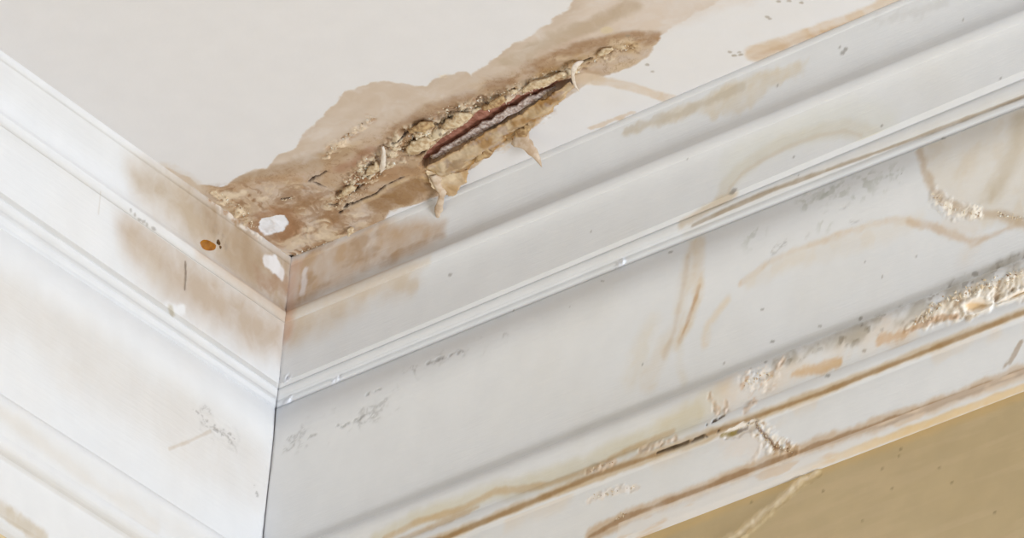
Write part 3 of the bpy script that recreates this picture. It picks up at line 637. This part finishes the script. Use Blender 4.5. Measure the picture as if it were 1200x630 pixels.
# ------------------------------------------------------------------ what shows inside the split
M_LIGHT_STOP = flat_material('dark_light_stop', (58, 42, 34), rough=0.9, size=120)
a, b = np.array(at(470, 205)), np.array(at(692, 82))
ex = (b - a)/np.linalg.norm(b - a); ey = np.cross([0, 0, 1.0], ex); L_ = np.linalg.norm(b - a)
def slab(name, o, ux, uy, lx, ly, z0, z1, mat, parent=None, smooth=False):
    P = [o + ux*i*lx + uy*(j - .5)*ly + np.array([0, 0, z]) for z in (z0, z1) for i, j in ((0, 0), (1, 0), (1, 1), (0, 1))]
    F = [(0, 1, 2, 3), (7, 6, 5, 4), (0, 4, 5, 1), (1, 5, 6, 2), (2, 6, 7, 3), (3, 7, 4, 0)]
    return link(name, mesh_np(name, np.array(P), F, smooth=smooth), mat, parent)
slab('light_stop_board', a, ex, ey, L_, 0.09, 0.016, 0.022, M_LIGHT_STOP, ceiling)  # dark board added above the hole so no light leaks in from above
M_LATH = flat_material('red_brown_lath_wood', (176, 124, 106), rough=0.7, size=300, rgb2=(134, 86, 70), bump=.5)

def plank(name, pts, z, thick, mat, seed=0):
    """board whose lower face is the outline pts (x, y in m) on level z, gently uneven, thick upward"""
    n = len(pts); rg = random.Random(seed)
    lo = [(p[0], p[1], z + rg.uniform(-.0003, .0003)) for p in pts]; hi = [(p[0], p[1], z + thick) for p in pts]
    F = [tuple(range(n))] + [tuple(range(2*n-1, n-1, -1))] + [(i, i+n, (i+1) % n + n, (i+1) % n) for i in range(n)]
    return link(name, mesh_np(name, np.array(lo + hi), F, smooth=False), mat)
def pxs(pts, drop): return [at(x, y, drop) for x, y in pts]
lath = plank('wood_lath', pxs([(480, 196), (500, 174), (530, 150), (560, 130), (600, 110), (640, 94), (682, 82), (682, 92), (640, 105), (600, 126), (560, 152), (530, 172), (505, 189), (490, 198)], -5.0), 0.005, 0.006, M_LATH, 3)
tag(lath, 'reddish brown timber lath showing inside the split in the ceiling', 'lath')

def ribbon(name, spine, widths, mat, thick=0.6, cup=0.8, seed=0, face=(0.5, 0.5, -0.7), rough=0.25, n=22, m=7, parent=None):
    """curled strip: spine of (px, py, mm below ceiling), widths in mm, cupped across, with real thickness"""
    P = np.array([at(*p) for p in spine])*1000; W = np.array(widths, float)
    u0 = np.concatenate([[0], np.cumsum(np.linalg.norm(np.diff(P, axis=0), axis=1))]); u0 /= u0[-1]; u = np.linspace(0, 1, n)
    S = np.stack([np.interp(u, u0, P[:, k]) for k in range(3)], 1)
    for _ in range(2): S[1:-1] = (S[:-2] + 2*S[1:-1] + S[2:])/4
    w = np.interp(u, u0, W); T = np.gradient(S, axis=0); T /= np.linalg.norm(T, axis=1)[:, None]
    f = np.array(face, float); B = np.cross(T, f); B /= np.linalg.norm(B, axis=1)[:, None]; N = np.cross(B, T)
    v = np.linspace(-1, 1, m); rgn = np.random.default_rng(seed)
    j1 = np.interp(np.arange(n), np.arange(0, n+3, 3), rgn.normal(0, rough, len(np.arange(0, n+3, 3))))
    j2 = np.interp(np.arange(n), np.arange(0, n+2, 2), rgn.normal(0, rough, len(np.arange(0, n+2, 2))))
    Vs = []
    for sgn in (0, 1):
        for i in range(n):
            for k in range(m):
                half = w[i]/2*(1 + (j1[i] if v[k] > 0 else j2[i]))
                Vs.append(S[i] + B[i]*v[k]*half - N[i]*(cup*v[k]**2 + sgn*thick))
    q = grid_quads(n, m); off = n*m
    F = [tuple(r) for r in q] + [tuple(r[::-1] + off) for r in q]
    ring = [k for k in range(m)] + [i*m + m-1 for i in range(1, n)] + [(n-1)*m + k for k in range(m-2, -1, -1)] + [i*m for i in range(n-2, 0, -1)]
    F += [(ring[i], ring[i-1], ring[i-1]+off, ring[i]+off) for i in range(len(ring))]
    return link(name, mesh_np(name, np.array(Vs)/1000, F), mat, parent)

M_FIBRE = flat_material('grey_torn_paper', (214, 200, 192), rough=.9, size=500, rgb2=(150, 126, 116), bump=.8)
o = ribbon('torn_paper_strip', [(506, 185, -2.5), (530, 171, -2.2), (560, 153, -2), (592, 134, -1.8), (622, 116, -2), (652, 103, -2.4)], (1.5, 4.5, 4.2, 4.8, 3.6, 1.2), M_FIBRE, 1.4, -.5, 4, face=(.2, .2, -1), rough=.3, n=40)
tag(o, 'ragged grey paper edge lying along the dark gap of the split', 'torn paper')

def sheet(name, outline, drop_fn, thick, mat_cols, step=0.55, rough=0.9, seed=0, level=2.0, mat=None, ramp=1.5):
    """torn layer of plaster below the ceiling: outline in tracing pixels, drop_fn(x, y, sd, surf) mm, front and back faces and edges"""
    P = np.array([at(x, y, level)[:2]*1000 for x, y in outline]); lo = P.min(0) - 2; hi = P.max(0) + 2
    gx = np.arange(lo[0], hi[0], step); gy = np.arange(lo[1], hi[1], step); A, B = np.meshgrid(gx, gy, indexing='ij')
    S = Surf(A.ravel(), B.ravel(), lambda px, py: at(px, py, level)[:2]*1000, (219, 216, 214))
    sd = S.poly(outline, 1, rough, 4, seed, raw=True); ok = sd > 0
    q = grid_quads(len(gx), len(gy)); q = q[ok[q].all(1)]
    drop = drop_fn(S, sd); mat_cols(S, sd)
    th = thick*sstep(sd, -.2, ramp)
    top = np.stack([S.a, S.b, -drop], 1); bot = np.stack([S.a, S.b, -np.maximum(drop - th, 0.02)], 1)
    E = np.concatenate([q[:, [0, 1]], q[:, [1, 2]], q[:, [2, 3]], q[:, [3, 0]]]); ES = np.sort(E, 1); n = len(top)
    _, first, cnt = np.unique(ES[:, 0].astype(np.int64)*n + ES[:, 1], return_index=True, return_counts=True)
    be = E[first[cnt == 1]]
    side = np.stack([be[:, 1], be[:, 0], be[:, 0] + n, be[:, 1] + n], 1)
    F = np.concatenate([q, q[:, ::-1] + n, side]); used_ = np.unique(F); mp = np.full(2*n, -1); mp[used_] = np.arange(len(used_))
    V = np.concatenate([top, bot])[used_]/1000; col = np.concatenate([S.col, S.col])[used_]
    uv = np.concatenate([np.stack([S.b, S.a], 1)]*2)[used_]/1000
    return link(name, mesh_np(name, V, mp[F], col, uv), mat)
M_CRUMB = plaster_material('crumbling_plaster', rough=0.85, bump=0.35, grain=(1, 1, 1), fine=0.08, spec=0.15, scale=2.0)

def c_upper(S, sd):
    n = S.fb(5, 4, 600, 8, .6); S.tint(np.ones(len(S.a)), (200, 174, 138)); S.tint(sstep(n, -.05, .4), (222, 203, 172)); S.tint(sstep(-n, .2, .6)*.85, (150, 112, 72))
    S.tint(sstep(S.fb(2.5, 3, 601), .45, .8)*.8, (92, 66, 46))
def d_upper(S, sd): return 1.0 + 1.8*sstep(sd, 0, 4) + 1.1*S.fb(5, 4, 600, 8, .6)
o = sheet('plaster_lip', [(474, 184), (488, 168), (503, 158), (520, 148), (545, 135), (570, 124), (600, 108), (640, 91), (676, 81), (679, 88), (650, 95), (620, 105), (592, 116), (562, 131), (532, 151), (511, 168), (497, 181), (484, 186)],
          d_upper, 2.0, c_upper, rough=1.5, seed=602, level=2.5, mat=M_CRUMB)
tag(o, 'crumbling cream plaster lip along the upper edge of the split', 'plaster')

def c_lower(S, sd):
    n = S.fb(9, 4, 610, 12); S.tint(np.ones(len(S.a)), (188, 158, 118)); S.tint(sstep(n, .0, .5)*.9, (206, 184, 154)); S.tint(sstep(-n, .05, .5)*.9, (158, 118, 70)); S.tint(sstep(S.fb(5, 4, 615, 12, .6), .1, .5)*.6, (134, 100, 66))
    S.tint(sstep(S.fb(4, 3, 611), .3, .7)*.7, (176, 154, 140)); S.tint(sstep(sd, 2.2, .2)*.5, (182, 136, 76))
def d_lower(S, sd): return 1.4 + 2.2*sstep(sd, 0, 7) + .7*S.fb(8, 4, 610, 12) + .3*S.fb(2.5, 3, 612)
o = sheet('plaster_slab', [(497, 199), (515, 189), (530, 180), (560, 163), (600, 142), (640, 116), (668, 100), (675, 103), (664, 116), (652, 127), (646, 136), (630, 143), (622, 152), (606, 157), (596, 163), (584, 175), (572, 186), (556, 192), (546, 203), (530, 207), (512, 208)],
          d_lower, 1.8, c_lower, rough=1.2, seed=613, level=2.5, mat=M_CRUMB)
tag(o, 'sagging ochre plaster layer along the lower edge of the split', 'plaster')
def d_tail(S, sd): return 0.9 + 4.2*sstep(S.a, S.a.max(), S.a.min()) + .8*S.fb(7, 4, 620)
def c_tail(S, sd):
    n = S.fb(8, 4, 621); S.tint(np.ones(len(S.a)), (202, 174, 138)); S.tint(sstep(n, 0, .5), (222, 200, 168)); S.tint(sstep(-n, .1, .6)*.8, (184, 148, 104))
o = sheet('plaster_scrap', [(498, 203), (520, 206), (549, 199), (548, 211), (541, 217), (534, 226), (526, 228), (518, 224), (508, 219), (503, 212)], d_tail, 1.4, c_tail, rough=1.0, seed=622, level=3, mat=M_CRUMB)
tag(o, 'wide torn scrap of tan plaster below the left end of the split', 'plaster')

# ------------------------------------------------------------------ single peeling pieces
M_TAN = flat_material('peeled_tan_paint', (206, 186, 164), rough=.7, size=260, rgb2=(184, 156, 128))
M_PALE = flat_material('peeled_pale_paint', (226, 214, 200), rough=.65, size=260, rgb2=(204, 186, 166))
M_OCHRE = flat_material('peeled_ochre_plaster', (198, 168, 126), rough=.85, size=420, rgb2=(150, 116, 80), bump=.8)
M_CREAM = flat_material('cream_plaster', (220, 200, 168), rough=.85, size=420, rgb2=(184, 154, 118), bump=.9)
G = 'paint and plaster peeling off the ceiling'
def piece(name, label, cat, spine, wd, mat, **k):
    return tag(ribbon(name, spine, wd, mat, **k), label, cat, G)
piece('paint_curl', 'thin white paint curl hooked over the right end of the split', 'paint curl', [(684, 72, .6), (678, 74, 3), (673, 79, 5), (671, 87, 6), (672, 96, 6.5), (675, 102, 6.5), (679, 108, 6)], (1.2, 1.9, 2.3, 2.1, 1.6, 1.1, .3), M_PALE, cup=.4, thick=.4, seed=11)
piece('paint_flake', 'pointed tan paint flake dangling below the middle of the split', 'paint flake', [(604, 157, 1.8), (610, 161, 4), (618, 169, 7), (625, 179, 10), (631, 188, 12), (635, 196, 13)], (11, 10, 6, 4, 2.8, .6), M_TAN, cup=1.0, thick=.4, seed=12, rough=.15)
piece('paint_flake', 'small ochre flake bent up beside the dangling pointed flake', 'paint flake', [(600, 164, 2.5), (610, 157, 4), (620, 148, 4)], (1, 5, 2), M_OCHRE, cup=.8, seed=13)
piece('plaster_strip', 'long tan plaster strip hanging from the scrap down onto the cornice', 'plaster strip', [(509, 206, 2.5), (512, 216, 4), (516, 228, 5.5), (516, 240, 6.5), (514, 250, 7), (514, 258, 7)], (4, 4.6, 4.2, 3.4, 4, 1.5), M_TAN, cup=.7, thick=.5, seed=14, rough=.25)
piece('plaster_strip', 'pale upright sliver of plaster standing in the crumbled area', 'plaster strip', [(448, 172, 2), (450, 180, 4), (449, 190, 5), (447, 200, 4), (446, 203, 2)], (1, 2, 2.6, 2.2, 1), M_PALE, cup=.5, seed=15)
piece('paint_flake', 'little tan flake standing up above the corner joint', 'paint flake', [(413, 266, 1), (411, 271, 3), (408, 277, 4)], (2, 3, 1), M_CREAM, cup=.5, seed=16)
flakes = [
    ('cream plaster chip at the left tip of the split', [(478, 180, 3), (486, 176, 4.2), (496, 171, 4.2), (503, 164, 3.5)], (3, 7, 8, 4), M_CREAM),
    ('cream plaster chip on the lip above the widest part of the split', [(520, 152, 4), (530, 146, 5), (542, 140, 4.6), (552, 134, 4)], (3, 6, 6, 2), M_CREAM),
    ('ochre plaster chip on the lip halfway along the split', [(566, 129, 4), (578, 123, 5), (592, 117, 4.4)], (2, 5, 3), M_OCHRE),
    ('long cream plaster chip on the lip near the paint curl', [(612, 108, 4), (628, 101, 4.6), (648, 93, 4.4), (664, 87, 3.4)], (2, 4, 4, 2), M_CREAM),
    ('brownish plaster chip above the jagged crack', [(480, 156, 2.6), (494, 150, 4), (508, 146, 3.4)], (2, 5, 3), M_OCHRE),
    ('pale plaster chip lodged beside the upright sliver', [(430, 206, 2.5), (438, 198, 4), (445, 192, 3)], (2, 5, 2), M_CREAM),
    ('tan plaster chip at the lower left of the crumbled area', [(398, 232, 2), (406, 226, 3.4), (414, 219, 3)], (2, 4, 3), M_CREAM),
    ('ochre plaster chip on the sagging layer beside the tan scrap', [(556, 190, 4), (566, 184, 4.6), (574, 178, 4.4)], (2, 5, 3), M_OCHRE),
    ('tan crumb on the ochre tongue at the far end of the stain', [(700, 66, 1.8), (708, 62, 2.6), (718, 58, 2)], (1.4, 3, 1.4), M_CREAM)]
for i, (lab, sp, wd, mt) in enumerate(flakes):
    piece('plaster_chip', lab, 'plaster chip', sp, wd, mt, thick=1.1, cup=.5, seed=30+i, rough=.3, face=(.25, .25, -1), n=14, m=5)

# amber bead of rusty water and fallen chip in the cornice
def nub(name, run, px, py, rx, ry, h, mat, seed, parent=None, turn=0.0):
    """low lump of rx by ry mm sitting on a run of cornice"""
    s_, t_ = run.find(px, py); i0 = int(np.argmin(np.abs(SARC - s_))); j0 = int(np.argmin(np.abs(run.T - t_)))
    Pg = run.points(np.zeros((run.ni, run.nj)))
    c = Pg[i0, j0]; du = Pg[i0, j0+6] - Pg[i0, j0-6]; dv = Pg[i0+4, j0] - Pg[i0-4, j0]; du /= np.linalg.norm(du); dv /= np.linalg.norm(dv)
    du, dv = du*math.cos(turn) + dv*math.sin(turn), dv*math.cos(turn) - du*math.sin(turn)
    nn = np.cross(du, dv); nn *= np.sign(nn @ (CAM - c)); rg = np.random.default_rng(seed)
    Vs = []; ns, nr = 20, 6; ph = rg.uniform(0, 6.28, 3)
    for k in range(nr):
        f = k/(nr-1)
        for a_ in np.linspace(0, 2*math.pi, ns, endpoint=False):
            w_ = 1 + .12*math.sin(2*a_+ph[0]) + .08*math.sin(3*a_+ph[1]) + .05*math.sin(5*a_+ph[2])
            Vs.append(c + (du*math.cos(a_)*rx*w_*math.cos(f*1.5) + dv*math.sin(a_)*ry*w_*math.cos(f*1.5) + nn*(h*math.sin(f*1.57) - .25))/1000)
    F = [(k*ns+i, k*ns+(i+1) % ns, (k+1)*ns+(i+1) % ns, (k+1)*ns+i) for k in range(nr-1) for i in range(ns)] + [tuple((nr-1)*ns+i for i in range(ns))] + [tuple(range(ns-1, -1, -1))]
    return link(name, mesh_np(name, np.array(Vs), F), mat, parent)
M_AMBER = flat_material('amber_rust_water', (178, 116, 26), WL, rough=.25, size=240, rgb2=(140, 84, 16), bump=.1)
M_AMBER.node_tree.nodes['Principled BSDF'].inputs['Specular IOR Level'].default_value = .5
M_DARKR = flat_material('dark_rust_crumb', (112, 76, 34), WL, rough=.7, size=500, rgb2=(70, 48, 26), bump=.6)
o = nub('rust_drop', Lf, 244, 287, 8.0, 2.6, 0.9, M_AMBER, 5, turn=0.42)
tag(o, 'amber drop of rusty water on the left cornice near the corner', 'rust drop')
for i, (x, y, r) in enumerate([(255, 284, 1.8), (258, 289, 1.2)]):
    nub('grain', Lf, x, y, r, r*.8, .9, M_DARKR, 50+i, o)

# crumbs too small to pick apart, one mesh for each place
def crumbs(name, place, spots, mat, seed, parent, label=None):
    rg = np.random.default_rng(seed); V = []; F = []; cols = []
    base = np.array([(1, 0, 0), (-1, 0, 0), (0, 1, 0), (0, -1, 0), (0, 0, 1), (0, 0, -1)], float)
    tri = [(0, 2, 4), (2, 1, 4), (1, 3, 4), (3, 0, 4), (2, 0, 5), (1, 2, 5), (3, 1, 5), (0, 3, 5)]
    pal = [lin(c) for c in ((224, 208, 182), (208, 186, 154), (180, 150, 116), (230, 222, 208), (146, 112, 80))]
    for (pts, wd, cnt, r0, r1) in spots:
        P = np.array(pts, float); u0 = np.concatenate([[0], np.cumsum(np.hypot(*np.diff(P, axis=0).T))])
        for _ in range(cnt):
            u = rg.uniform(0, u0[-1]); x = np.interp(u, u0, P[:, 0]) + rg.normal(0, wd*.4); y = np.interp(u, u0, P[:, 1]) + rg.normal(0, wd*.4)
            c = place(x, y); r = r0 + (r1 - r0)*rg.random()**2; q, _r = np.linalg.qr(rg.normal(size=(3, 3)))
            b_ = (base*rg.uniform(.5, 1.1, (6, 1))*np.array([1.5, .9, .6]) @ q)*r/1000
            k = len(V); V += list(c + b_); F += [tuple(i+k for i in t) for t in tri]
            cc = WHITE*pal[rg.choice(5, p=[.33, .27, .18, .15, .07])]/lin((219, 216, 214)); cols += [np.minimum(cc, .85)]*6
    o = link(name, mesh_np(name, np.array(V), F, np.array(cols), np.array(V)[:, :2], smooth=False), mat, parent)
    o['kind'] = 'stuff'
    return o
ci_x = (xs, ys)
LZ = C.lift.reshape(len(xs), len(ys))
def on_ceiling(px, py):
    p = at(px, py, 1.0); i = int(np.argmin(np.abs(xs - p[0]*1000))); j = int(np.argmin(np.abs(ys - p[1]*1000)))
    return np.array([p[0], p[1], -(max(LZ[i, j], 0) + .2)/1000])
crumbs('plaster_crumbs', on_ceiling, [
    ([(400, 236), (420, 212), (445, 190), (470, 172), (500, 152), (545, 130)], 16, 420, .25, .95), ([(545, 130), (610, 104), (672, 80)], 9, 240, .25, .85),
    ([(382, 182), (408, 160), (436, 139)], 4, 60, .3, .8), ([(690, 74), (740, 54)], 5, 40, .3, .7), ([(252, 226), (285, 250), (300, 268)], 6, 60, .3, .9),
    ([(330, 236), (346, 232)], 3, 14, .3, .8), ([(406, 226), (424, 204), (428, 190)], 6, 90, .25, .9), ([(345, 300), (420, 274)], 3, 40, .3, .7)], M_CRUMB, 7, ceiling)
RP = R.points(R.lift.reshape(R.ni, R.nj))
def on_right(px, py):
    s_, t_ = R.find(px, py); return RP[int(np.argmin(np.abs(SARC - s_))), int(np.argmin(np.abs(R.T - t_)))]
crumbs('salt_crust', on_right, [
    ([(1070, 380), (1110, 350), (1160, 334), (1200, 318)], 8, 170, .3, 1.2), ([(1092, 226), (1110, 242), (1146, 252)], 4, 50, .3, .8), ([(1170, 250), (1200, 258)], 4, 50, .3, .8),
    ([(872, 450), (905, 438)], 5, 50, .3, .8), ([(884, 490), (894, 508), (908, 523), (928, 528)], 3, 60, .3, 1.0), ([(690, 552), (722, 538)], 3, 20, .3, .7), ([(690, 585), (745, 570)], 3, 24, .3, .7),
    ([(720, 610), (732, 600)], 3, 16, .4, 1.2), ([(860, 505), (885, 496)], 2, 14, .3, .7)], M_CRUMB, 8, trim_2)
